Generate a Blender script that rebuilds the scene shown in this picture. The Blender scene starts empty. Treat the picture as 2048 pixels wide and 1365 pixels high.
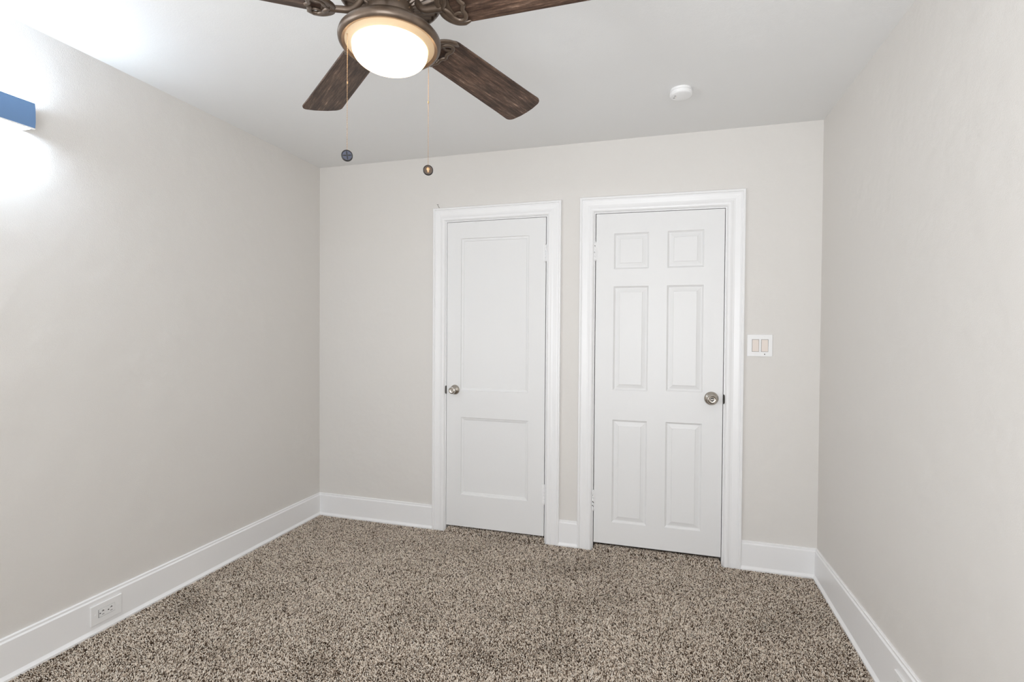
import bpy, bmesh, math, random
import numpy as np
from mathutils import Matrix, Vector
random.seed(7); rng = np.random.default_rng(7)
PI = math.pi
S = bpy.context.scene; COL = S.collection

# ------------------------------------------------------------------ camera, world, daylight, exposure
F, YAW, PITCH, ROLL, ZC = 1012.9063, 0.28340, -0.0152, 0.0069, 1.3174
cy_, sy_, cp_, sp_ = math.cos(YAW), math.sin(YAW), math.cos(PITCH), math.sin(PITCH)
fw = Vector((-sy_*cp_, cy_*cp_, sp_)); r0 = Vector((cy_, sy_, 0)); u0 = r0.cross(fw)
cr_, sr_ = math.cos(ROLL), math.sin(ROLL)
rt = cr_*r0 + sr_*u0; up = -sr_*r0 + cr_*u0
cam = bpy.data.objects.new('camera', bpy.data.cameras.new('camera')); COL.objects.link(cam)
cam.matrix_world = Matrix(((rt.x, up.x, -fw.x, 0), (rt.y, up.y, -fw.y, 0), (rt.z, up.z, -fw.z, ZC), (0, 0, 0, 1)))
cam.data.sensor_width = 36; cam.data.lens = F/2048*36; cam.data.clip_start = .02
S.camera = cam
w = bpy.data.worlds.new('world'); S.world = w; w.use_nodes = True
w.node_tree.nodes['Background'].inputs[0].default_value = (.75, .85, 1, 1)
w.node_tree.nodes['Background'].inputs[1].default_value = .6
S.view_settings.view_transform = 'Standard'; S.view_settings.look = 'None'
S.view_settings.gamma = 1; S.view_settings.exposure = 0.10
try: S.view_settings.use_curve_mapping = False
except Exception: pass
S.cycles.max_bounces = 12; S.cycles.diffuse_bounces = 8; S.cycles.use_denoising = True
S.cycles.sample_clamp_indirect = 6
def area_light(name, loc, rot, sx, sy, power, col):
    l = bpy.data.lights.new(name, 'AREA'); l.shape = 'RECTANGLE'; l.size = sx; l.size_y = sy
    l.energy = power; l.color = col
    o = bpy.data.objects.new(name, l); o.location = loc; o.rotation_euler = rot; COL.objects.link(o); return o
# two windows outside the view: one in the front wall behind the camera, one in the left wall beside it
WIN = [(-0.60, 0.60), (-0.52, 0.48)]; WZ = (0.45, 2.2); WPOW = [66, 54]; TILT = math.radians(40)   # added upward tilt of the window lamps, brightens the ceiling and flattens the light
area_light('window_daylight', (sum(WIN[0])/2, -1.0, sum(WZ)/2), (PI/2+TILT, 0, 0), 1.3, 1.85, WPOW[0], (.95, .975, 1))
area_light('window_daylight', (-2.374-.24, sum(WIN[1])/2, sum(WZ)/2), (PI/2+TILT, 0, -PI/2), 1.1, 1.85, WPOW[1], (.95, .975, 1))
LAMP_GLOW = 10.0; LAMP_COL = (1, .66, .34); LED_GLOW = 88.0; LED_COL = (.74, .87, 1)

# ------------------------------------------------------------------ measures
D = 3.1463; XL = -2.374; XR = .849; YF = -.77
def zceil(x): return 2.5045 - .0027*(x-XL)
def zfl(x, y):
    s = (x-XL)/(XR-XL); return -.008 - .0115*s - s*s*.023*(3.13-max(y, 1.9))
BASE_CARPET = .012

# ------------------------------------------------------------------ helpers
def mat(name, col, rough=.5, metal=0, spec=.5, bump=None, emis=None, coat=0):
    m = bpy.data.materials.new(name); m.use_nodes = True; nt = m.node_tree
    b = nt.nodes['Principled BSDF']; b.inputs['Base Color'].default_value = (*col, 1)
    b.inputs['Roughness'].default_value = rough; b.inputs['Metallic'].default_value = metal
    b.inputs['Specular IOR Level'].default_value = spec; b.inputs['Coat Weight'].default_value = coat
    if emis: b.inputs['Emission Color'].default_value = (*emis[0], 1); b.inputs['Emission Strength'].default_value = emis[1]
    tc = nt.nodes.new('ShaderNodeTexCoord')
    if bump:
        last = None
        for sc, dist, detail in bump:
            n = nt.nodes.new('ShaderNodeTexNoise'); n.inputs['Scale'].default_value = sc; n.inputs['Detail'].default_value = detail
            nt.links.new(tc.outputs['Object'], n.inputs['Vector'])
            bp = nt.nodes.new('ShaderNodeBump'); bp.inputs['Distance'].default_value = dist; bp.inputs['Strength'].default_value = 1
            nt.links.new(n.outputs['Fac'], bp.inputs['Height'])
            if last: nt.links.new(last.outputs[0], bp.inputs['Normal'])
            last = bp
        nt.links.new(last.outputs[0], b.inputs['Normal'])
    return m
def mottle(m, c1, c2, scale, stretch=(1, 1, 1), detail=6, lo=.3, hi=.7):
    nt = m.node_tree; b = nt.nodes['Principled BSDF']; tc = nt.nodes.new('ShaderNodeTexCoord')
    mp = nt.nodes.new('ShaderNodeMapping'); mp.inputs['Scale'].default_value = stretch
    n = nt.nodes.new('ShaderNodeTexNoise'); n.inputs['Scale'].default_value = scale; n.inputs['Detail'].default_value = detail
    r = nt.nodes.new('ShaderNodeValToRGB'); e = r.color_ramp.elements
    e[0].position = lo; e[0].color = (*c1, 1); e[1].position = hi; e[1].color = (*c2, 1)
    nt.links.new(tc.outputs['Object'], mp.inputs[0]); nt.links.new(mp.outputs[0], n.inputs['Vector'])
    nt.links.new(n.outputs['Fac'], r.inputs[0]); nt.links.new(r.outputs[0], b.inputs['Base Color'])
    return m
def put(name, bm, m, parent=None, smooth=False, bevel=0):
    me = bpy.data.meshes.new(name); bm.normal_update(); bm.to_mesh(me); bm.free()
    o = bpy.data.objects.new(name, me); COL.objects.link(o)
    for mm in (m if isinstance(m, (list, tuple)) else [m]): me.materials.append(mm)
    if smooth:
        for p in me.polygons: p.use_smooth = True
        try: me.set_sharp_from_angle(angle=math.radians(38))
        except Exception: pass
    if parent: o.parent = parent
    if bevel:
        mo = o.modifiers.new('bevel', 'BEVEL'); mo.width = bevel; mo.segments = 2; mo.limit_method = 'ANGLE'
    return o
def struct(name, bm, m, **k):
    o = put(name, bm, m, **k); o['kind'] = 'structure'; return o
def thing(name, label, cat, loc, group=None):
    o = bpy.data.objects.new(name, None); COL.objects.link(o); o.empty_display_size = .05
    o.location = loc; o['label'] = label; o['category'] = cat
    if group: o['group'] = group
    return o
def box(bm, x0, x1, y0, y1, z0, z1, mi=0):
    v = [bm.verts.new((x, y, z)) for z in (z0, z1) for y in (y0, y1) for x in (x0, x1)]
    for f in ((0, 2, 3, 1), (4, 5, 7, 6), (0, 1, 5, 4), (2, 6, 7, 3), (0, 4, 6, 2), (1, 3, 7, 5)):
        bm.faces.new([v[i] for i in f]).material_index = mi
    return v
def lathe(bm, prof, n=48, axis='z', mod=None):
    rings = []
    for i, (r, z) in enumerate(prof):
        if r < 1e-6: rings.append([bm.verts.new((0, 0, z))]); continue
        ring = []
        for k in range(n):
            t = 2*PI*k/n; rr, zz = (r, z) if not mod else mod(i, k, r, z)
            ring.append(bm.verts.new((rr*math.cos(t), rr*math.sin(t), zz)))
        rings.append(ring)
    for a, b in zip(rings, rings[1:]):
        for k in range(n):
            k2 = (k+1) % n
            if len(a) == 1 and len(b) == 1: break
            if len(a) == 1: bm.faces.new((a[0], b[k], b[k2]))
            elif len(b) == 1: bm.faces.new((a[k], a[k2], b[0]))
            else: bm.faces.new((a[k], a[k2], b[k2], b[k]))
    bmesh.ops.recalc_face_normals(bm, faces=bm.faces[:])
def tube(bm, pts, rad, n=10, flat=1.0):
    pts = [Vector(p) for p in pts]; rads = rad if isinstance(rad, (list, tuple)) else [rad]*len(pts); rings = []
    for i, p in enumerate(pts):
        t = (pts[min(i+1, len(pts)-1)]-pts[max(i-1, 0)]).normalized()
        ref = Vector((0, 0, 1)) if abs(t.z) < .9 else Vector((1, 0, 0))
        s = t.cross(ref).normalized(); q = s.cross(t).normalized()
        rings.append([bm.verts.new(p + s*rads[i]*math.cos(2*PI*k/n) + q*rads[i]*flat*math.sin(2*PI*k/n)) for k in range(n)])
    for a, b in zip(rings, rings[1:]):
        for k in range(n): bm.faces.new((a[k], a[(k+1) % n], b[(k+1) % n], b[k]))
    bm.faces.new(rings[0][::-1]); bm.faces.new(rings[-1])
def spline(P, n=8):
    P = [Vector(p) for p in P]; out = []
    for i in range(len(P)-1):
        p0, p1, p2, p3 = P[max(i-1, 0)], P[i], P[i+1], P[min(i+2, len(P)-1)]
        for k in range(n):
            t = k/n; out.append(.5*((2*p1)+(p2-p0)*t+(2*p0-5*p1+4*p2-p3)*t*t+(3*p1-p0-3*p2+p3)*t**3))
    out.append(P[-1]); return out
def sweep(bm, sections):                      # list of equal-length closed cross sections
    vs = [[bm.verts.new(p) for p in s] for s in sections]; n = len(vs[0])
    for a, b in zip(vs, vs[1:]):
        for k in range(n): bm.faces.new((a[k], a[(k+1) % n], b[(k+1) % n], b[k]))
    bm.faces.new(vs[0][::-1]); bm.faces.new(vs[-1]); bmesh.ops.recalc_face_normals(bm, faces=bm.faces[:])
def turn(o, axis):                            # lathe axis z -> wanted axis
    o.rotation_euler = {'-y': (PI/2, 0, 0), '+x': (0, PI/2, 0), '-x': (0, -PI/2, 0)}[axis]

# ------------------------------------------------------------------ materials
WALLC = (.718, .696, .668)
m_wall = mat('wall_paint', WALLC, .55, spec=.35, bump=[(260, .0006, 4), (9, .004, 2)])
m_wallL = mat('wall_paint_stippled', WALLC, .5, spec=.4, bump=[(330, .0010, 5), (7, .006, 2)])
m_ceil = mat('ceiling_paint', (.79, .79, .785), .7, spec=.25, bump=[(180, .0004, 3), (5, .004, 2)])
m_trim = mat('white_gloss_trim', (.86, .86, .865), .33, spec=.5, bump=[(40, .0004, 4)])
m_door = mat('white_door_paint', (.79, .79, .79), .38, spec=.45, bump=[(60, .0003, 4)])
m_plast = mat('white_plastic', (.85, .85, .85), .35)
m_plast2 = mat('warm_white_rocker', (.78, .70, .64), .35)
m_dark = mat('dark_recess', (.015, .014, .013), .7)
m_nick = mat('satin_nickel', (.50, .46, .41), .24, metal=1)
m_brnz = mottle(mat('oil_rubbed_bronze', (.10, .07, .05), .38, metal=.5, coat=.2), (.085, .060, .043), (.15, .108, .078), 30)
m_bras = mat('aged_brass_chain', (.40, .29, .19), .35, metal=1)
m_cream = mat('champagne_band', (.42, .36, .27), .5, metal=.1)
m_chip = mat('chipped_metal', (.05, .045, .04), .4, metal=.6)
m_wood = mat('weathered_walnut', (.1, .06, .04), .5, spec=.35)
def wood(m):
    nt = m.node_tree; b = nt.nodes['Principled BSDF']; L = nt.links.new
    tc = nt.nodes.new('ShaderNodeTexCoord')
    def nz(scale, st, det, rough=.6):
        mp = nt.nodes.new('ShaderNodeMapping'); mp.inputs['Scale'].default_value = st
        n = nt.nodes.new('ShaderNodeTexNoise'); n.inputs['Scale'].default_value = scale; n.inputs['Detail'].default_value = det; n.inputs['Roughness'].default_value = rough
        L(tc.outputs['Object'], mp.inputs[0]); L(mp.outputs[0], n.inputs['Vector']); return n
    def ramp(n, stops):
        r = nt.nodes.new('ShaderNodeValToRGB'); e = r.color_ramp.elements
        while len(e) < len(stops): e.new(.5)
        for el, (p, c) in zip(e, stops): el.position = p; el.color = (*c, 1)
        L(n.outputs['Fac'], r.inputs[0]); return r
    g = ramp(nz(110, (.09, 1, 1), 8, .75), [(.36, (.030, .018, .013)), (.5, (.072, .045, .032)), (.60, (.125, .083, .060)), (.72, (.30, .225, .175))])
    p = ramp(nz(22, (.7, 1, 1), 5), [(.35, (.72, .70, .70)), (.65, (1.2, 1.12, 1.08))])
    s = ramp(nz(260, (.10, 1, 1), 6, .85), [(.5, (.85, .85, .85)), (.70, (2.1, 2.0, 1.9))])
    def mul(a, c):
        x = nt.nodes.new('ShaderNodeMix'); x.data_type = 'RGBA'; x.blend_type = 'MULTIPLY'; x.inputs['Factor'].default_value = 1
        L(a, x.inputs[6]); L(c, x.inputs[7]); return x.outputs[2]
    L(mul(mul(g.outputs[0], p.outputs[0]), s.outputs[0]), b.inputs['Base Color'])
wood(m_wood)
m_glass = mat('frosted_lit_glass', (.9, .86, .78), .3, emis=(LAMP_COL, LAMP_GLOW))
m_led = mat('led_strip_light', (.9, .95, 1), .3, emis=(LED_COL, LED_GLOW))
m_blue = mat('cool_lit_satin_metal', (.20, .35, .62), .34, metal=.6)  # cool LED light on the metal is put into the blue base colour
m_pane = bpy.data.materials.new('window_glass'); m_pane.use_nodes = True
nt = m_pane.node_tree; nt.nodes.clear(); o_ = nt.nodes.new('ShaderNodeOutputMaterial'); x_ = nt.nodes.new('ShaderNodeMixShader')
x_.inputs[0].default_value = .06; a_ = nt.nodes.new('ShaderNodeBsdfTransparent'); g_ = nt.nodes.new('ShaderNodeBsdfGlossy'); g_.inputs['Roughness'].default_value = .02
nt.links.new(a_.outputs[0], x_.inputs[1]); nt.links.new(g_.outputs[0], x_.inputs[2]); nt.links.new(x_.outputs[0], o_.inputs[0])
m_yarn = mat('carpet_yarn', (.3, .25, .2), .95, spec=.1)
def yarn(m):
    nt = m.node_tree; b = nt.nodes['Principled BSDF']
    a = nt.nodes.new('ShaderNodeAttribute'); a.attribute_name = 'yarn'
    r = nt.nodes.new('ShaderNodeValToRGB'); e = r.color_ramp.elements
    st = [(0, (.040, .025, .016)), (.22, (.125, .082, .055)), (.36, (.48, .385, .30)), (.62, (.86, .74, .62)), (1, (.98, .91, .82))]
    while len(e) < len(st): e.new(.5)
    for el, (p, c) in zip(e, st): el.position = p; el.color = (*c, 1)
    nt.links.new(a.outputs['Fac'], r.inputs[0]); nt.links.new(r.outputs[0], b.inputs['Base Color'])
yarn(m_yarn)
m_back = mottle(mat('carpet_backing', (.16, .12, .095), .95, spec=.1), (.07, .05, .038), (.40, .34, .28), 170, detail=3, lo=.38, hi=.62)

# ------------------------------------------------------------------ room shell
bm = bmesh.new()                                # floor: slightly out of level, as in an old house
nx, ny = 14, 18; xs = [XL-.15+(XR-XL+.3)*i/nx for i in range(nx+1)]; ys = [YF-.15+(D+.2-YF+.15)*j/ny for j in range(ny+1)]
def fz(x, y): return zfl(min(max(x, XL), XR), y)-BASE_CARPET
top = [[bm.verts.new((x, y, fz(x, y))) for x in xs] for y in ys]; bot = [[bm.verts.new((x, y, -.20)) for x in xs] for y in ys]
for j in range(ny):
    for i in range(nx):
        bm.faces.new((top[j][i], top[j][i+1], top[j+1][i+1], top[j+1][i])); bm.faces.new((bot[j][i], bot[j+1][i], bot[j+1][i+1], bot[j][i+1]))
for j in range(ny):
    bm.faces.new((top[j][0], top[j+1][0], bot[j+1][0], bot[j][0])); bm.faces.new((top[j][nx], bot[j][nx], bot[j+1][nx], top[j+1][nx]))
for i in range(nx):
    bm.faces.new((top[0][i], bot[0][i], bot[0][i+1], top[0][i+1])); bm.faces.new((top[ny][i], top[ny][i+1], bot[ny][i+1], bot[ny][i]))
struct('floor', bm, m_back)
bm = bmesh.new()
v = box(bm, XL-.15, XR+.15, YF-.15, D+.2, 0, 2.65)
for q in v[:4]: q.co.z = zceil(q.co.x)
struct('ceiling', bm, m_ceil)
bm = bmesh.new(); a, b = WIN[1]
box(bm, XL-.15, XL, YF-.15, a, -.1, 2.53); box(bm, XL-.15, XL, b, D+.2, -.1, 2.53); box(bm, XL-.15, XL, a, b, -.1, WZ[0]); box(bm, XL-.15, XL, a, b, WZ[1], 2.53)
struct('wall_left', bm, m_wallL)
bm = bmesh.new(); box(bm, XR, XR+.15, YF-.15, D+.2, -.1, 2.53); struct('wall_right', bm, m_wall)
def opening_wall(name, y0, y1, holes, m):       # solid wall of boxes around openings (x0,x1,z0,z1)
    bm = bmesh.new(); xs_ = [XL]+[e for h in holes for e in h[:2]]+[XR]
    for a, b in zip(xs_[::2], xs_[1::2]): box(bm, a, b, y0, y1, -.1, 2.53)
    for a, b, z0, z1 in holes:
        box(bm, a, b, y0, y1, z1, 2.53)
        if z0 > 0: box(bm, a, b, y0, y1, -.1, z0)
    return bm
# closet doorway and bedroom doorway: casing outer x0,x1, top, casing width
CL = (-1.4694, -.5967, 2.152, .0945, .0955, .0945, 2.152); RD = (-.4811, .4622, 2.157, .0955, .1040, .1000, 2.147)   # x0, x1, top z left, widths left/right/top, top z right
holes = [(c[0]+c[3]-.006, c[1]-c[4]+.006, 0, c[6]-c[5]+.014) for c in (CL, RD)]
bm = opening_wall('wall_back', D, D+.12, holes, m_wall); box(bm, XL, XR, D+.1201, D+.2, -.1, 2.53)
struct('wall_back', bm, m_wall)
bm = opening_wall('wall_front', YF-.15, YF, [(*WIN[0], *WZ)], m_wall); struct('wall_front', bm, m_wall)
for i, (a, b) in enumerate(WIN):
    bm = bmesh.new(); t = .045; zm = sum(WZ)/2; W0 = YF if i == 0 else XL
    def wbox(bm, u0, u1, v0, v1, z0, z1):
        if i == 0: box(bm, u0, u1, v0, v1, z0, z1)
        else: box(bm, v0, v1, u0, u1, z0, z1)
    for (x0, x1, z0, z1) in ((a, a+t, *WZ), (b-t, b, *WZ), (a+t, b-t, WZ[0], WZ[0]+t), (a+t, b-t, WZ[1]-t, WZ[1]), (a+t, b-t, zm-.02, zm+.02)):
        wbox(bm, x0, x1, W0-.11, W0-.05, z0, z1)
    bmesh.ops.recalc_face_normals(bm, faces=bm.faces[:]); wn = struct(f'window_{i+1}', bm, m_trim)
    bm = bmesh.new(); wbox(bm, a+t, b-t, W0-.084, W0-.08, WZ[0]+t, WZ[1]-t); put('window_pane', bm, m_pane, wn)
    bm = bmesh.new(); wbox(bm, a-.06, b+.06, W0-.05, W0+.04, WZ[0]-.03, WZ[0]); put('window_sill', bm, m_trim, wn)

# ------------------------------------------------------------------ baseboards
def board(name, pts, out, tops):                # pts: floor path, out: outward (into the room), tops: z of the top edge
    bm = bmesh.new(); secs = []
    for (x, y), tp in zip(pts, tops):
        f = zfl(min(max(x, XL), XR), y)
        pr = [(0, tp), (.006, tp), (.0095, tp-.003), (.0095, tp-.011), (.0115, tp-.013), (.0145, tp-.017), (.0145, f+.017),
              (.0165, f+.014), (.0245, f+.004), (.0245, f-.03), (0, f-.03)]
        secs.append([(x+out[0]*o, y+out[1]*o, z) for o, z in pr])
    sweep(bm, secs); return struct(name, bm, m_trim)
board('baseboard_left', [(XL, YF), (XL, 1), (XL, D)], (1, 0), [.151, .151, .147])
board('baseboard_right', [(XR, YF), (XR, 1.9), (XR, 2.5), (XR, D)], (-1, 0), [.168, .168, .155, .1395])
board('baseboard_back', [(XL, D), (CL[0]+.002, D)], (0, -1), [.147, .1455])
board('baseboard_back', [(CL[1]-.002, D), (RD[0]+.002, D)], (0, -1), [.142, .1415])
board('baseboard_back', [(RD[1]-.002, D), (XR, D)], (0, -1), [.1405, .1395])
board('baseboard_front', [(XL, YF), (XR, YF)], (0, 1), [.15, .15])

# ------------------------------------------------------------------ door casings
def casing(name, c):
    x0, x1, zt, wl, wr, wt, zt2 = c; wd = .0965; k = wd-.006; a, b, t = wl/wd, wr/wd, wt/wd
    pr = [(0, -.002), (0, .017), (.003, .0215), (.011, .0225), (.014, .0205), (.0155, .0155), (.018, .0165), (.024, .0175), (.036, .0155),
          (.050, .0135), (.060, .0150), (.068, .0185), (.075, .0200), (.081, .0185), (k-.003, .0125), (k, .005), (k, .0012), (wd, .0012), (wd, -.118), (wd-.01, -.118), (wd-.01, -.002)]
    zb0, zb1 = zfl(x0, D)-.02, zfl(x1, D)-.02
    secs = [[(x0+u*a, D-h, zb0) for u, h in pr], [(x0+u*a, D-h, zt-u*t) for u, h in pr],
            [(x1-u*b, D-h, zt2-u*t) for u, h in pr], [(x1-u*b, D-h, zb1) for u, h in pr]]
    bm = bmesh.new(); sweep(bm, secs); return struct(name, bm, m_trim)
tr1 = casing('trim_1', CL); tr2 = casing('trim_2', RD)
def strike(parent, x, z, s, h=.055):           # dark curved lip of the latch plate let into the jamb edge
    bm = bmesh.new(); secs = []
    for k in range(9):
        t = -1+2*k/8; wd = .002+.0075*math.sqrt(max(0, 1-t*t)); zz = z+t*h/2
        secs.append([(x-s*.001, D-.0035, zz), (x+s*wd, D-.0045-.003*(1-t*t), zz), (x+s*wd, D+.002, zz), (x-s*.001, D+.004, zz)])
    sweep(bm, secs); return put('strike_plate', bm, m_chip, parent, smooth=False)
strike(tr1, CL[0]+CL[3], .935, -1); strike(tr2, RD[1]-RD[4], .945, 1)

# ------------------------------------------------------------------ doors
def slab(x0, x1, z0, z1, panels, prof, th=.035, rise=0):
    """door leaf with recessed panels; prof: list of (inset, depth) rings from the panel's outer edge inwards"""
    bm = bmesh.new(); yf = D+.0015
    xs_ = sorted({x0, x1, *[p[0] for p in panels], *[p[1] for p in panels]}); zs_ = sorted({z0, z1, *[p[2] for p in panels], *[p[3] for p in panels]})
    V = {}
    def gv(x, z):
        if (x, z) not in V: V[(x, z)] = bm.verts.new((x, yf, z))
        return V[(x, z)]
    for a, b in zip(xs_, xs_[1:]):
        for c, d in zip(zs_, zs_[1:]):
            if any(p[0] <= a and b <= p[1] and p[2] <= c and d <= p[3] for p in panels): continue
            bm.faces.new((gv(a, c), gv(b, c), gv(b, d), gv(a, d)))
    for p in panels:
        loops = []
        for ins, dep in prof:
            loops.append([bm.verts.new((x, yf+dep, z)) for x, z in ((p[0]+ins, p[2]+ins), (p[1]-ins, p[2]+ins), (p[1]-ins, p[3]-ins), (p[0]+ins, p[3]-ins))])
        for A, B in zip(loops, loops[1:]):
            for k in range(4): bm.faces.new((A[k], A[(k+1) % 4], B[(k+1) % 4], B[k]))
        bm.faces.new(loops[-1])
    bmesh.ops.remove_doubles(bm, verts=bm.verts[:], dist=1e-5)
    # sides and back
    c = [bm.verts.new((x, y, z)) for y in (yf, yf+th) for x, z in ((x0, z0), (x1, z0), (x1, z1), (x0, z1))]
    for k in range(4): bm.faces.new((c[k], c[(k+1) % 4], c[4+(k+1) % 4], c[4+k]))
    bm.faces.new(c[4:]); bmesh.ops.recalc_face_normals(bm, faces=bm.faces[:])
    for q in bm.verts:
        if q.co.z > z1-.001: q.co.z += rise*(x1-q.co.x)/(x1-x0)
    return bm
d1 = struct('door_1', slab(-1.3722, -.6975, .0215, 2.0545, [(-1.273, -.807, .934, 1.945), (-1.2685, -.805, .2345, .7545)],
            [(0, 0), (.003, .006), (.016, .0085), (.019, .0115), (.022, .0115)]), m_door)
xa, xb, xc, xd = -.272, -.0665, .040, .244
d2 = struct('door_2', slab(-.3810, .3545, .0245, 2.0435, [(xa, xb, 1.713, 1.9305), (xc, xd, 1.713, 1.9305), (xa, xb, .973, 1.6085), (xc, xd, .979, 1.6085),
            (xa, xb, .159, .792), (xc, xd, .1625, .795)],
            [(0, 0), (.003, .004), (.010, .0105), (.014, .0105), (.036, .0040), (.0375, .0012)], rise=.010), m_door)
def knob(parent, x, z, rr, rk, tilt=0):
    bm = bmesh.new()
    lathe(bm, [(0, 0), (rr*.97, 0), (rr, .003), (rr*.97, .007), (rr*.80, .012), (rr*.56, .017), (rr*.42, .020), (.0125, .024), (.0120, .031), (.016, .034),
               (rk*.84, .038), (rk*.98, .044), (rk, .050), (rk*.97, .056), (rk*.86, .0605), (rk*.70, .062), (rk*.64, .0605), (rk*.45, .0600), (0, .0600)], 48)
    o = put('door_knob', bm, m_nick, parent, smooth=True); o.location = (x, D+.0015, z); turn(o, '-y'); return o
k1 = knob(d1, -1.3116, .9372, .033, .0235); k2 = knob(d2, .2926, .9466, .0395, .0285)
bm = bmesh.new(); lathe(bm, [(0, .0595), (.0065, .0595), (.0065, .063), (.005, .0645), (0, .0645)], 24); put('key_cylinder', bm, m_nick, k1, smooth=True)
bm = bmesh.new(); box(bm, -.0008, .0008, -.004, .004, .0640, .0650); put('key_slot', bm, m_dark, k1)
bm = bmesh.new(); lathe(bm, [(0, .0595), (.0115, .0595), (.0115, .061), (.0095, .0615), (0, .0612)], 24); put('button_rose', bm, m_chip, k2, smooth=True)
bm = bmesh.new(); box(bm, -.0085, .0085, -.0028, .0028, .0605, .0665); put('privacy_button', bm, m_nick, k2, bevel=.0012)
def hinge(parent, x, z0, z1, chips):
    bm = bmesh.new(); y = D-.0045; n = 5; L = (z1-z0-.014)/n; r = .0058
    for k in range(n):
        a = z0+.007+k*L; lathe_at(bm, x, y, [(0, a+.0004), (r*.9, a+.0004), (r, a+.0014), (r, a+L-.0014), (r*.9, a+L-.0004), (0, a+L-.0004)])
    for a, s in ((z0+.007, -1), (z1-.007, 1)):
        lathe_at(bm, x, y, [(0, a), (.0045, a+s*.0005), (.0052, a+s*.0035), (.003, a+s*.0065), (0, a+s*.007)])
    bm2 = bm; box(bm2, x-.012, x+.012, y+.003, y+.0058, z0+.007, z1-.007)
    h = put('hinge', bm2, m_trim, parent, smooth=True)
    if chips:
        bm = bmesh.new()
        for zz, dx, s in chips:
            ang = dx/r; cx, cyy = x+math.sin(ang)*r*1.01, y-math.cos(ang)*r*1.01
            vs = [bm.verts.new((cx+math.cos(q*1.05)*s*random.uniform(.6, 1.1)*.0022, cyy-.0003, zz+math.sin(q*1.05)*s*random.uniform(.5, 1.1)*.0035)) for q in range(6)]
            bm.faces.new(vs)
            e = bmesh.ops.extrude_face_region(bm, geom=bm.faces[-1:])
            for q in e['geom']:
                if isinstance(q, bmesh.types.BMVert): q.co.y += .0012
        put('paint_chip', bm, m_chip, h)
    return h
def lathe_at(bm, x, y, prof, n=16):
    rings = []
    for r, z in prof:
        rings.append([bm.verts.new((x, y, z))] if r < 1e-6 else [bm.verts.new((x+r*math.cos(2*PI*k/n), y+r*math.sin(2*PI*k/n), z)) for k in range(n)])
    for a, b in zip(rings, rings[1:]):
        for k in range(n):
            k2 = (k+1) % n
            if len(a) == 1: bm.faces.new((a[0], b[k], b[k2]))
            elif len(b) == 1: bm.faces.new((a[k], a[k2], b[0]))
            else: bm.faces.new((a[k], a[k2], b[k2], b[k]))
hinge(d1, -.6995, 1.769, 1.889, [(1.880, .003, 1)]); hinge(d1, -.6965, .226, .356, [])
hinge(d2, -.3865, 1.765, 1.8875, [(1.858, 0, 1.3), (1.82, -.003, 1)]); hinge(d2, -.3855, .2195, .352, [(.318, 0, .9), (.278, 0, 1.6), (.272, .004, 1.2), (.254, -.002, 1.5), (.247, .003, 1.3)])

# small bent nail left above the closet casing
nl = bmesh.new(); tube(nl, spline([(-1.430, D-.001, 2.1575), (-1.434, D-.012, 2.166), (-1.4375, D-.016, 2.176), (-1.443, D-.013, 2.1775)], 5), .0011, 8)
tube(nl, [(-1.4375, D-.016, 2.176), (-1.4325, D-.014, 2.1775)], .0011, 8)
n_ = put('bent_nail', nl, m_chip); n_['label'] = 'tiny dark bent nail sticking out of the wall above the left door casing'; n_['category'] = 'nail'

# ------------------------------------------------------------------ light switch
sw = thing('light_switch', 'white double rocker light switch on the wall right of the six-panel door', 'light switch', (.545, D, 1.2577))
bm = bmesh.new(); box(bm, -.0658, .0658, -.006, 0, -.0625, .0625); put('wall_plate', bm, m_plast, sw, bevel=.003)
for cx in (-.0225, .0250):
    bm = bmesh.new(); box(bm, cx-.0180, cx+.0180, -.0066, -.0055, -.0350, .0350); put('rocker_gap', bm, m_dark, sw)
    bm = bmesh.new(); v = box(bm, cx-.0168, cx+.0168, -.0105, -.005, -.0338, .0338)
    for q in v:
        if q.co.y < -.01 and q.co.z > 0: q.co.y = -.0078
    put('rocker', bm, m_plast2, sw, bevel=.0012)
    for zz in (.0485, -.0485):
        bm = bmesh.new(); lathe(bm, [(0, 0), (.0030, 0), (.0028, .0012), (0, .0014)], 16)
        o = put('screw', bm, m_chip if (zz < 0 and cx > 0) else m_plast, sw, smooth=True); o.location = (cx, -.006, zz); turn(o, '-y')

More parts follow.
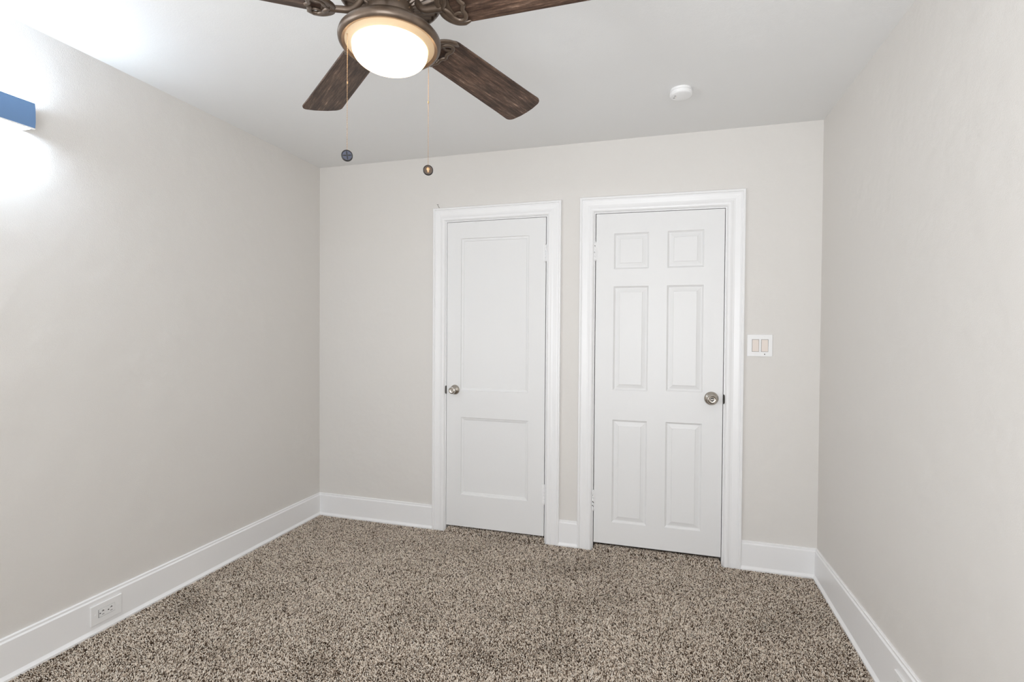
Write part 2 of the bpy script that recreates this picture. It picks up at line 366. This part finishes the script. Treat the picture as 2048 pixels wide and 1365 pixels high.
# ------------------------------------------------------------------ outlets let into the baseboards
def outlet(label, x, sgn, yc, zc, tamper=True):
    t = thing('power_outlet', label, 'power outlet', (x, yc, zc)); W, H = .0665, .0430
    def bx(bm, y0, y1, z0, z1, d0, d1): box(bm, min(sgn*d0, sgn*d1), max(sgn*d0, sgn*d1), y0, y1, z0, z1)
    bm = bmesh.new(); bx(bm, -W, W, -H, H, 0, .0070); put('cover_plate', bm, m_plast, t, bevel=.0022)
    bm = bmesh.new(); bx(bm, -.0355, .0345, -.0178, .0178, .005, .0073); put('receptacle_gap', bm, m_dark, t)
    bm = bmesh.new(); bx(bm, -.0338, .0340, -.0171, .0171, .005, .0082); put('receptacle', bm, m_plast, t, bevel=.0008)
    for c in (-.0165, .0185):
        bm = bmesh.new()
        bx(bm, c-.0048, c+.0048, .0050, .0074, .0080, .0086); bx(bm, c-.0013, c+.0013, .0065, .0110, .0080, .0086)   # T slot
        bx(bm, c-.0044, c+.0044, -.0092, -.0070, .0080, .0086)
        gx = c-.0125
        for k in range(3): bx(bm, gx-.0026+k*.0008, gx+.0026-k*.0008, -.0022+k*.0008, .0022-k*.0004, .0080, .0086)
        put('slot', bm, m_dark, t)
    for c in (-.0485, .0485):
        bm = bmesh.new(); lathe(bm, [(0, 0), (.0030, 0), (.0028, .0012), (0, .0014)], 16)
        o = put('screw', bm, m_plast, t, smooth=True); o.location = (sgn*.0070, c, 0); turn(o, '+x' if sgn > 0 else '-x')
    return t
outlet('white power outlet set sideways in the left baseboard', XL+.0145, 1, 1.6475, .0705)
outlet('white power outlet in the right baseboard, cut off by the bottom edge', XR-.0145, -1, 2.0650, .0700)

# ------------------------------------------------------------------ smoke detector
sm = thing('smoke_detector', 'round white smoke detector on the ceiling above the six-panel door', 'smoke detector', (.0865, 2.588, zceil(.0865)))
bm = bmesh.new(); lathe(bm, [(0, 0), (.0500, 0), (.0505, -.003), (.0500, -.0105), (0, -.0105)], 64); put('mounting_base', bm, m_plast, sm, smooth=True)
bm = bmesh.new(); lathe(bm, [(0, -.0105), (.0475, -.0105), (.0475, -.0120), (.0515, -.0130), (.0525, -.018), (.0518, -.0275), (.0490, -.0305), (.0445, -.0315), (0, -.0315)], 64); put('cover', bm, m_plast, sm, smooth=True)
for dx, dy in ((-.027, -.012), (-.031, .008)):
    bm = bmesh.new(); box(bm, dx-.0045, dx+.0045, dy-.0018, dy+.0018, -.0323, -.0313); put('vent_slot', bm, mat('grey_slot', (.2, .2, .2), .6) if dx > -.03 else m_chip, sm)
bm = bmesh.new(); box(bm, -.024, -.020, .0, .004, -.0321, -.0313); put('indicator_lens', bm, m_plast2, sm)

# ------------------------------------------------------------------ wall sconce
sc = thing('wall_sconce', 'satin metal up-and-down wall light on the left wall', 'wall light', (XL, 1.19, 2.130))
Y0, Y1, DP = -.16, .1705, .072
bm = bmesh.new()                                  # front shell: shallow bowed face between two end cheeks, open at top and bottom
secs = []
for y in (Y0, Y1):
    secs.append([(DP-.006, y, -.0415), (DP, y, -.0415), (DP+.003, y, -.020), (DP+.003, y, .020), (DP, y, .0535), (DP-.0045, y, .0535)])
sweep(bm, secs); put('shade', bm, m_blue, sc, smooth=True)
for y in (Y0, Y1-.003):
    bm = bmesh.new(); box(bm, 0, DP-.002, y, y+.003, -.0415, .052); put('end_cap', bm, m_plast, sc)
bm = bmesh.new(); box(bm, DP-.008, DP+.001, Y0, Y1, -.0455, -.0417); put('shade_glint_strip', bm, m_plast, sc)  # white strip stands in for the bright reflection along the face's lower edge
bm = bmesh.new(); box(bm, 0, .012, Y0+.01, Y1-.01, -.038, .045); put('back_plate', bm, m_plast, sc)
for zz in (-.038, .048):
    bm = bmesh.new(); box(bm, .004, DP-.009, Y0+.004, Y1-.004, zz-.0015, zz+.0015); put('diffuser', bm, m_led, sc)
bm = bmesh.new(); box(bm, .010, .066, Y0+.004, Y1-.004, -.0095, .0135); put('heat_sink', bm, m_plast, sc)

# ------------------------------------------------------------------ ceiling fan
HX, HY, ZB = -.6776, 1.182, 2.135; TA, TB = .0124, -.037; TH0, PHI, RT = -.0238, -.2456, .6302
zax = Vector((-TA, -TB, 1)).normalized(); xax = Vector((1, 0, TA)); xax = (xax-zax*xax.dot(zax)).normalized(); yax = zax.cross(xax)
fan = thing('ceiling_fan', 'bronze ceiling fan with five dark wood blades and a lit glass bowl', 'ceiling fan', (HX, HY, ZB))
FM = Matrix(((xax.x, yax.x, zax.x, HX), (xax.y, yax.y, zax.y, HY), (xax.z, yax.z, zax.z, ZB), (0, 0, 0, 1)))
fan.matrix_world = FM; FI = FM.inverted()
# motor housing: fluted underside with radial slots, rounded drum
NS = 36
def flute(i, k, r, z):
    return (r, z+(.006 if (k % 4 in (0, 1)) and i in (2, 3) else 0))
bm = bmesh.new()
lathe(bm, [(0, .022), (.058, .022), (.066, .024), (.119, .044), (.124, .043), (.130, .046), (.1335, .051), (.1345, .062), (.136, .078), (.137, .100), (.137, .150), (.131, .172),
           (.112, .190), (.070, .200), (.030, .204), (0, .204)], NS*4, mod=flute)
put('motor_housing', bm, m_brnz, fan, smooth=True)
bm = bmesh.new(); lathe(bm, [(0, .196), (.022, .198), (.022, .215), (.016, .220), (.016, .300), (.030, .305), (.066, .325), (.074, .345), (.075, .3655), (0, .3655)], 48); put('canopy', bm, m_brnz, fan, smooth=True)
bm = bmesh.new(); lathe(bm, [(0, .0225), (.057, .0225), (.059, .019), (.059, .000), (.058, -.008), (.056, -.014), (.055, -.030), (0, -.030)], 64); put('switch_housing', bm, m_brnz, fan, smooth=True)
for k in range(3):
    t = math.radians(-75+k*34); c, s = math.cos(t), math.sin(t)
    bm = bmesh.new(); tube(bm, [(c*.0585, s*.0585, .010), (c*.0612, s*.0612, .010)], .0028, 10); put('screw', bm, m_bras, fan, smooth=True)
# light kit ring and glass
bm = bmesh.new()
lathe(bm, [(.050, -.020), (.075, -.026), (.105, -.040), (.122, -.053), (.1290, -.062), (.1305, -.068), (.1295, -.073), (.1270, -.0765), (.1235, -.0790), (.1200, -.0795), (.1170, -.0775), (.1130, -.0770),
           (.110, -.074), (.10, -.066), (.05, -.045)], 96)
put('light_ring', bm, m_brnz, fan, smooth=True)
bm = bmesh.new()
lathe(bm, [(.1140, -.0765), (.1110, -.0775), (.1060, -.0790), (.1010, -.0815), (.0970, -.0845), (.0950, -.0840), (.0950, -.074), (.112, -.074)], 96)
put('reflector_band', bm, m_cream, fan, smooth=True)
bm = bmesh.new()
pr = [(.0945, -.078), (.0950, -.086), (.0952, -.0925)]
for k in range(1, 15):
    a = k/14*PI/2; pr.append((.0952*math.cos(a)**.85 if k < 14 else 0, -.0925-.0405*math.sin(a)))
lathe(bm, pr, 96); put('glass_bowl', bm, m_glass, fan, smooth=True)
# blades
def blade_bm():
    bm = bmesh.new(); wr, wt = .120, .1412
    def hw(r): return (wr+(wt-wr)*(r-.25)/(RT-.25))/2
    P = []
    for k in range(0, 13):                        # rounded root
        a = PI/2+PI*k/12; P.append((.205+.046*math.cos(a), hw(.205)*math.sin(a)))
    P += [(r, -hw(r)) for r in (.26, .34, .44, .54)]
    rc = .026
    for k in range(7):
        a = -PI/2+(PI/2-.12)*k/6; P.append((RT-.006-rc+rc*math.cos(a), -hw(RT)+rc+rc*math.sin(a)))
    for t in (-.35, 0, .35): P.append((RT-.010*t*t, t*hw(RT)))
    for k in range(7):
        a = .12+(PI/2-.12)*k/6; P.append((RT-.006-rc+rc*math.cos(a), hw(RT)-rc+rc*math.sin(a)))
    P += [(r, hw(r)) for r in (.54, .44, .34, .26)]
    lo = [bm.verts.new((x, y, -.003)) for x, y in P]; hi = [bm.verts.new((x, y, .003)) for x, y in P]
    bm.faces.new(lo[::-1]); bm.faces.new(hi)
    for k in range(len(P)): bm.faces.new((lo[k], lo[(k+1) % len(P)], hi[(k+1) % len(P)], hi[k]))
    bmesh.ops.recalc_face_normals(bm, faces=bm.faces[:]); return bm
def bracket_bm():                                 # scrolled iron: arm, crescent round the blade root, inner scrolls
    bm = bmesh.new(); z = -.0085
    tube(bm, spline([(.074, 0, .026), (.086, 0, .008), (.102, 0, -.003), (.122, 0, -.006), (.148, 0, -.009)], 6), [.0085]*25, 12)
    for s in (1, -1):
        tube(bm, spline([(.142, 0, z), (.1425, s*.018, z), (.152, s*.035, z), (.168, s*.048, z), (.186, s*.0535, z+.001), (.205, s*.0530, z+.002)], 6), [.0075]*26+[.006, .005, .004, .003, .0015], 10, .7)
        tube(bm, spline([(.148, 0, z), (.160, s*.014, z-.002), (.165, s*.030, z-.002), (.178, s*.042, z-.002), (.193, s*.041, z-.002), (.199, s*.029, z-.002), (.197, s*.014, z-.002), (.205, 0, z-.002)], 6), .0058, 10, .8)
        tube(bm, spline([(.165, s*.028, z), (.182, s*.022, z), (.199, s*.030, z)], 5), .004, 8, .8)
        tube(bm, spline([(.152, s*.012, z), (.160, s*.032, z), (.178, s*.048, z)], 5), .005, 8, .8)
        # thin web plate behind the scrolls
    pts = [(.140, 0), (.141, .020), (.152, .034), (.167, .046), (.182, .052), (.180, .040), (.172, .030), (.168, .0)]
    poly = pts+[(x, -y) for x, y in pts[::-1][1:-1]]
    lo = [bm.verts.new((x, y, z+.001)) for x, y in poly]; hi = [bm.verts.new((x, y, z+.0045)) for x, y in poly]
    bm.faces.new(lo[::-1]); bm.faces.new(hi)
    for k in range(len(poly)): bm.faces.new((lo[k], lo[(k+1) % len(poly)], hi[(k+1) % len(poly)], hi[k]))
    bmesh.ops.recalc_face_normals(bm, faces=bm.faces[:]); return bm
blade = put('blade', blade_bm(), m_wood, fan, bevel=.0015); iron = put('blade_bracket', bracket_bm(), m_brnz, fan, smooth=True)
for k in range(5):
    b, i = (blade, iron) if k == 0 else (blade.copy(), iron.copy())
    if k: COL.objects.link(b); COL.objects.link(i)
    th = TH0+k*math.radians(72)
    b.matrix_local = Matrix.Rotation(th, 4, 'Z') @ Matrix.Rotation(PHI, 4, 'X')
    i.matrix_local = Matrix.Rotation(th, 4, 'Z') @ Matrix.Rotation(PHI*.9, 4, 'X')
# pull chains hang plumb from the ring; built in world space, stored in the fan's own space
def world_part(name, bm, m, parent, smooth=True):
    bmesh.ops.transform(bm, matrix=FI, verts=bm.verts[:]); return put(name, bm, m, parent, smooth)
def bead(bm, x, y, z, r, n=8):
    prof = [(r*math.sin(a), z+r*math.cos(a)) for a in [PI*q/5 for q in range(6)]]; prof[0] = (0, z+r); prof[-1] = (0, z-r)
    lathe_at(bm, x, y, prof, n)
def chain(x, y, ztop, zfob, zlink, icon):
    bm = bmesh.new(); z = ztop
    while z > zfob+.0135:
        bead(bm, x, y, z, .00115); z -= .0042
    lathe_at(bm, x, y, [(0, ztop+.002), (.0003, ztop), (.0003, zfob+.012), (0, zfob+.012)], 6)
    lathe_at(bm, x, y, [(0, zlink+.004), (.0019, zlink+.003), (.0019, zlink-.003), (0, zlink-.004)], 10)
    tube(bm, [(x-.005, y+.0035, ztop+.004), (x-.0015, y, ztop+.0005)], .0010, 8)
    tube(bm, [(x+.0035, y-.0005, ztop+.0035), (x+.0008, y, ztop+.0005)], .0012, 8)
    c = world_part('pull_chain', bm, m_bras, fan)
    # medallion facing the room's near side
    n = (Vector((0, 0, ZC))-Vector((x, y, zfob))); n.z = 0; n.normalize(); sx = Vector((-n.y, n.x, 0)); M = Matrix(((sx.x, 0, n.x, x), (sx.y, 0, n.y, y), (0, 1, 0, zfob), (0, 0, 0, 1)))
    M = Matrix(((sx.x, 0, n.x, x), (sx.y, 0, n.y, y), (0, 1, 0, zfob), (0, 0, 0, 1)))
    bm = bmesh.new(); R = .0138
    lathe(bm, [(0, -.0040), (R*.92, -.0040), (R, -.0030), (R, .0030), (R*.95, .0042), (R*.86, .0042), (R*.82, .0028), (0, .0028)], 48)
    for fc in bm.faces:
        if max(math.hypot(q.co.x, q.co.y) for q in fc.verts) > R*.83: fc.material_index = 1
    bmesh.ops.transform(bm, matrix=M, verts=bm.verts[:])
    f = world_part('chain_fob', bm, [m_fob if icon == 'fan' else m_fob2, m_rim], c)
    bm = bmesh.new()
    if icon == 'fan':                             # raised four-bladed fan symbol
        for q in range(4):
            a = q*PI/2+.15; cc, ss = math.cos(a), math.sin(a)
            for t in range(10):
                u = .0005+t*.00098; wdt = .0008+.0007*math.sin(t/9*PI)
                v = [bm.verts.new((u1*cc-o*ss, u1*ss+o*cc, zz)) for zz in (.0026, .0034) for (u1, o) in ((u, -wdt), (u+.001, -wdt), (u+.001, wdt), (u, wdt))]
                for fc in ((0, 3, 2, 1), (4, 5, 6, 7), (0, 1, 5, 4), (1, 2, 6, 5), (2, 3, 7, 6), (3, 0, 4, 7)): bm.faces.new([v[j] for j in fc])
    else:                                         # raised light bulb symbol
        lathe(bm, [(0, .0045), (.0025, .0042), (.0044, .0034), (.0048, .0027), (0, .0027)], 24)
        bmesh.ops.translate(bm, verts=bm.verts[:], vec=(0, .0022, 0))
        box(bm, -.0020, .0020, -.0068, -.0020, .0026, .0038)
        for q in range(3): box(bm, -.0025, .0025, -.0068+q*.0016, -.0060+q*.0016, .0026, .0042)
    bmesh.ops.transform(bm, matrix=M, verts=bm.verts[:])
    world_part('fob_symbol', bm, m_dark if icon == 'fan' else m_amber, c, False)
m_rim = mat('black_fob_rim', (.012, .010, .010), .5); m_fob = mat('blue_black_fob', (.060, .066, .095), .45, metal=.3); m_fob2 = mat('bronze_fob', (.085, .06, .045), .4, metal=.4); m_amber = mat('antique_gold', (.50, .33, .18), .4, metal=.5)
chain(-.7526, 1.1025, 2.058, 1.7575, 1.938, 'fan'); chain(-.6208, 1.2885, 2.058, 1.7680, 1.955, 'bulb')

# ------------------------------------------------------------------ carpet pile: twisted tufts as one mesh, from the near part of the view to the far wall
def pile():
    pitch = .0041; X0, X1, Yn, Yf = XL+.020, XR-.020, .85, D+.03
    gx, gy = np.meshgrid(np.arange(X0, X1, pitch), np.arange(Yn, Yf, pitch)); x = gx.ravel(); y = gy.ravel()
    x = x+rng.uniform(-.5, .5, x.size)*pitch*1.1; y = y+rng.uniform(-.5, .5, y.size)*pitch*1.1
    keep = (-.28*x+.96*y > 1.42) & (x > XL+.022) & (x < XR-.022) & ((y < D-.022) | ((x > CL[0]+CL[3]) & (x < CL[1]-CL[4])) | ((x > RD[0]+RD[3]) & (x < RD[1]-RD[4])))
    x = x[keep]; y = y[keep]; n = x.size
    s = (x-XL)/(XR-XL); z0 = -.008-.0115*s-s*s*.023*(3.13-np.maximum(y, 1.9))-BASE_CARPET
    dw = np.zeros(n)                               # the carpet rises over the threshold under each door
    for c in (CL, RD):
        ins = np.clip((x-c[0]-c[3]+.004)/.02, 0, 1)*np.clip((c[1]-c[4]+.004-x)/.02, 0, 1); dw = np.maximum(dw, ins)
    tt = np.clip((y-(D-.055))/.05, 0, 1); z0 = z0+.024*dw*tt*tt*(3-2*tt)
    lay = np.zeros(n); lay2 = np.zeros(n)
    for i in range(14):                            # footprints and vacuum strokes: slow changes in the direction the pile leans
        a = rng.uniform(0, 2*PI); f = rng.uniform(4, 26); ph = rng.uniform(0, 7); g = rng.uniform(0, 7)
        lay += np.sin((x*math.cos(a)+y*math.sin(a))*f+ph)/math.sqrt(f)*2; lay2 += np.sin((x*math.sin(a)-y*math.cos(a))*f+g)/math.sqrt(f)*2
    H = rng.uniform(.0085, .0122, n)-.0002*np.abs(lay2); lx = .0012*lay2+rng.normal(0, .0017, n); ly = -.0014*lay+rng.normal(0, .0017, n)
    R = rng.uniform(.0018, .0028, n); rot = rng.uniform(0, 2*PI, n)
    lv = [(0, .55, 0), (.45, .95, .3), (.85, .85, .8)]; m = 3; nv = 3*m+1
    V = np.zeros((n, m*3+1, 3))
    for li, (hz, rr, le) in enumerate(lv):
        for k in range(m):
            a = rot+k*2*PI/m+li*.5; j = li*m+k
            V[:, j, 0] = x+lx*le+R*rr*np.cos(a); V[:, j, 1] = y+ly*le+R*rr*np.sin(a); V[:, j, 2] = z0+H*hz
    V[:, nv-1, 0] = x+lx; V[:, nv-1, 1] = y+ly; V[:, nv-1, 2] = z0+H
    quads = [(li*m+k, li*m+(k+1) % m, (li+1)*m+(k+1) % m, (li+1)*m+k) for li in range(2) for k in range(m)]
    tris = [(2*m+k, 2*m+(k+1) % m, nv-1) for k in range(m)]
    loc = np.array([i for q in quads for i in q]+[i for t in tris for i in t]); base = np.arange(n)*nv
    loops = (base[:, None]+loc[None, :]).ravel(); cnt = np.array([4]*(2*m)+[3]*m); tot = np.tile(cnt, n); start = np.concatenate([[0], np.cumsum(tot)[:-1]])
    me = bpy.data.meshes.new('carpet'); me.vertices.add(n*nv); me.vertices.foreach_set('co', V.ravel().astype(np.float32))
    me.loops.add(loops.size); me.loops.foreach_set('vertex_index', loops.astype(np.int32))
    me.polygons.add(tot.size); me.polygons.foreach_set('loop_start', start.astype(np.int32))
    try: me.polygons.foreach_set('loop_total', tot.astype(np.int32))
    except Exception: pass
    me.update(calc_edges=True)
    at = me.attributes.new('yarn', 'FLOAT', 'POINT'); at.data.foreach_set('value', np.repeat(rng.uniform(0, 1, n), nv).astype(np.float32))
    me.polygons.foreach_set('use_smooth', np.ones(tot.size, dtype=bool))
    me.materials.append(m_yarn); o = bpy.data.objects.new('carpet', me); COL.objects.link(o)
    o['kind'] = 'stuff'; o['label'] = 'speckled taupe and brown wall-to-wall carpet pile'; o['category'] = 'carpet'
pile()
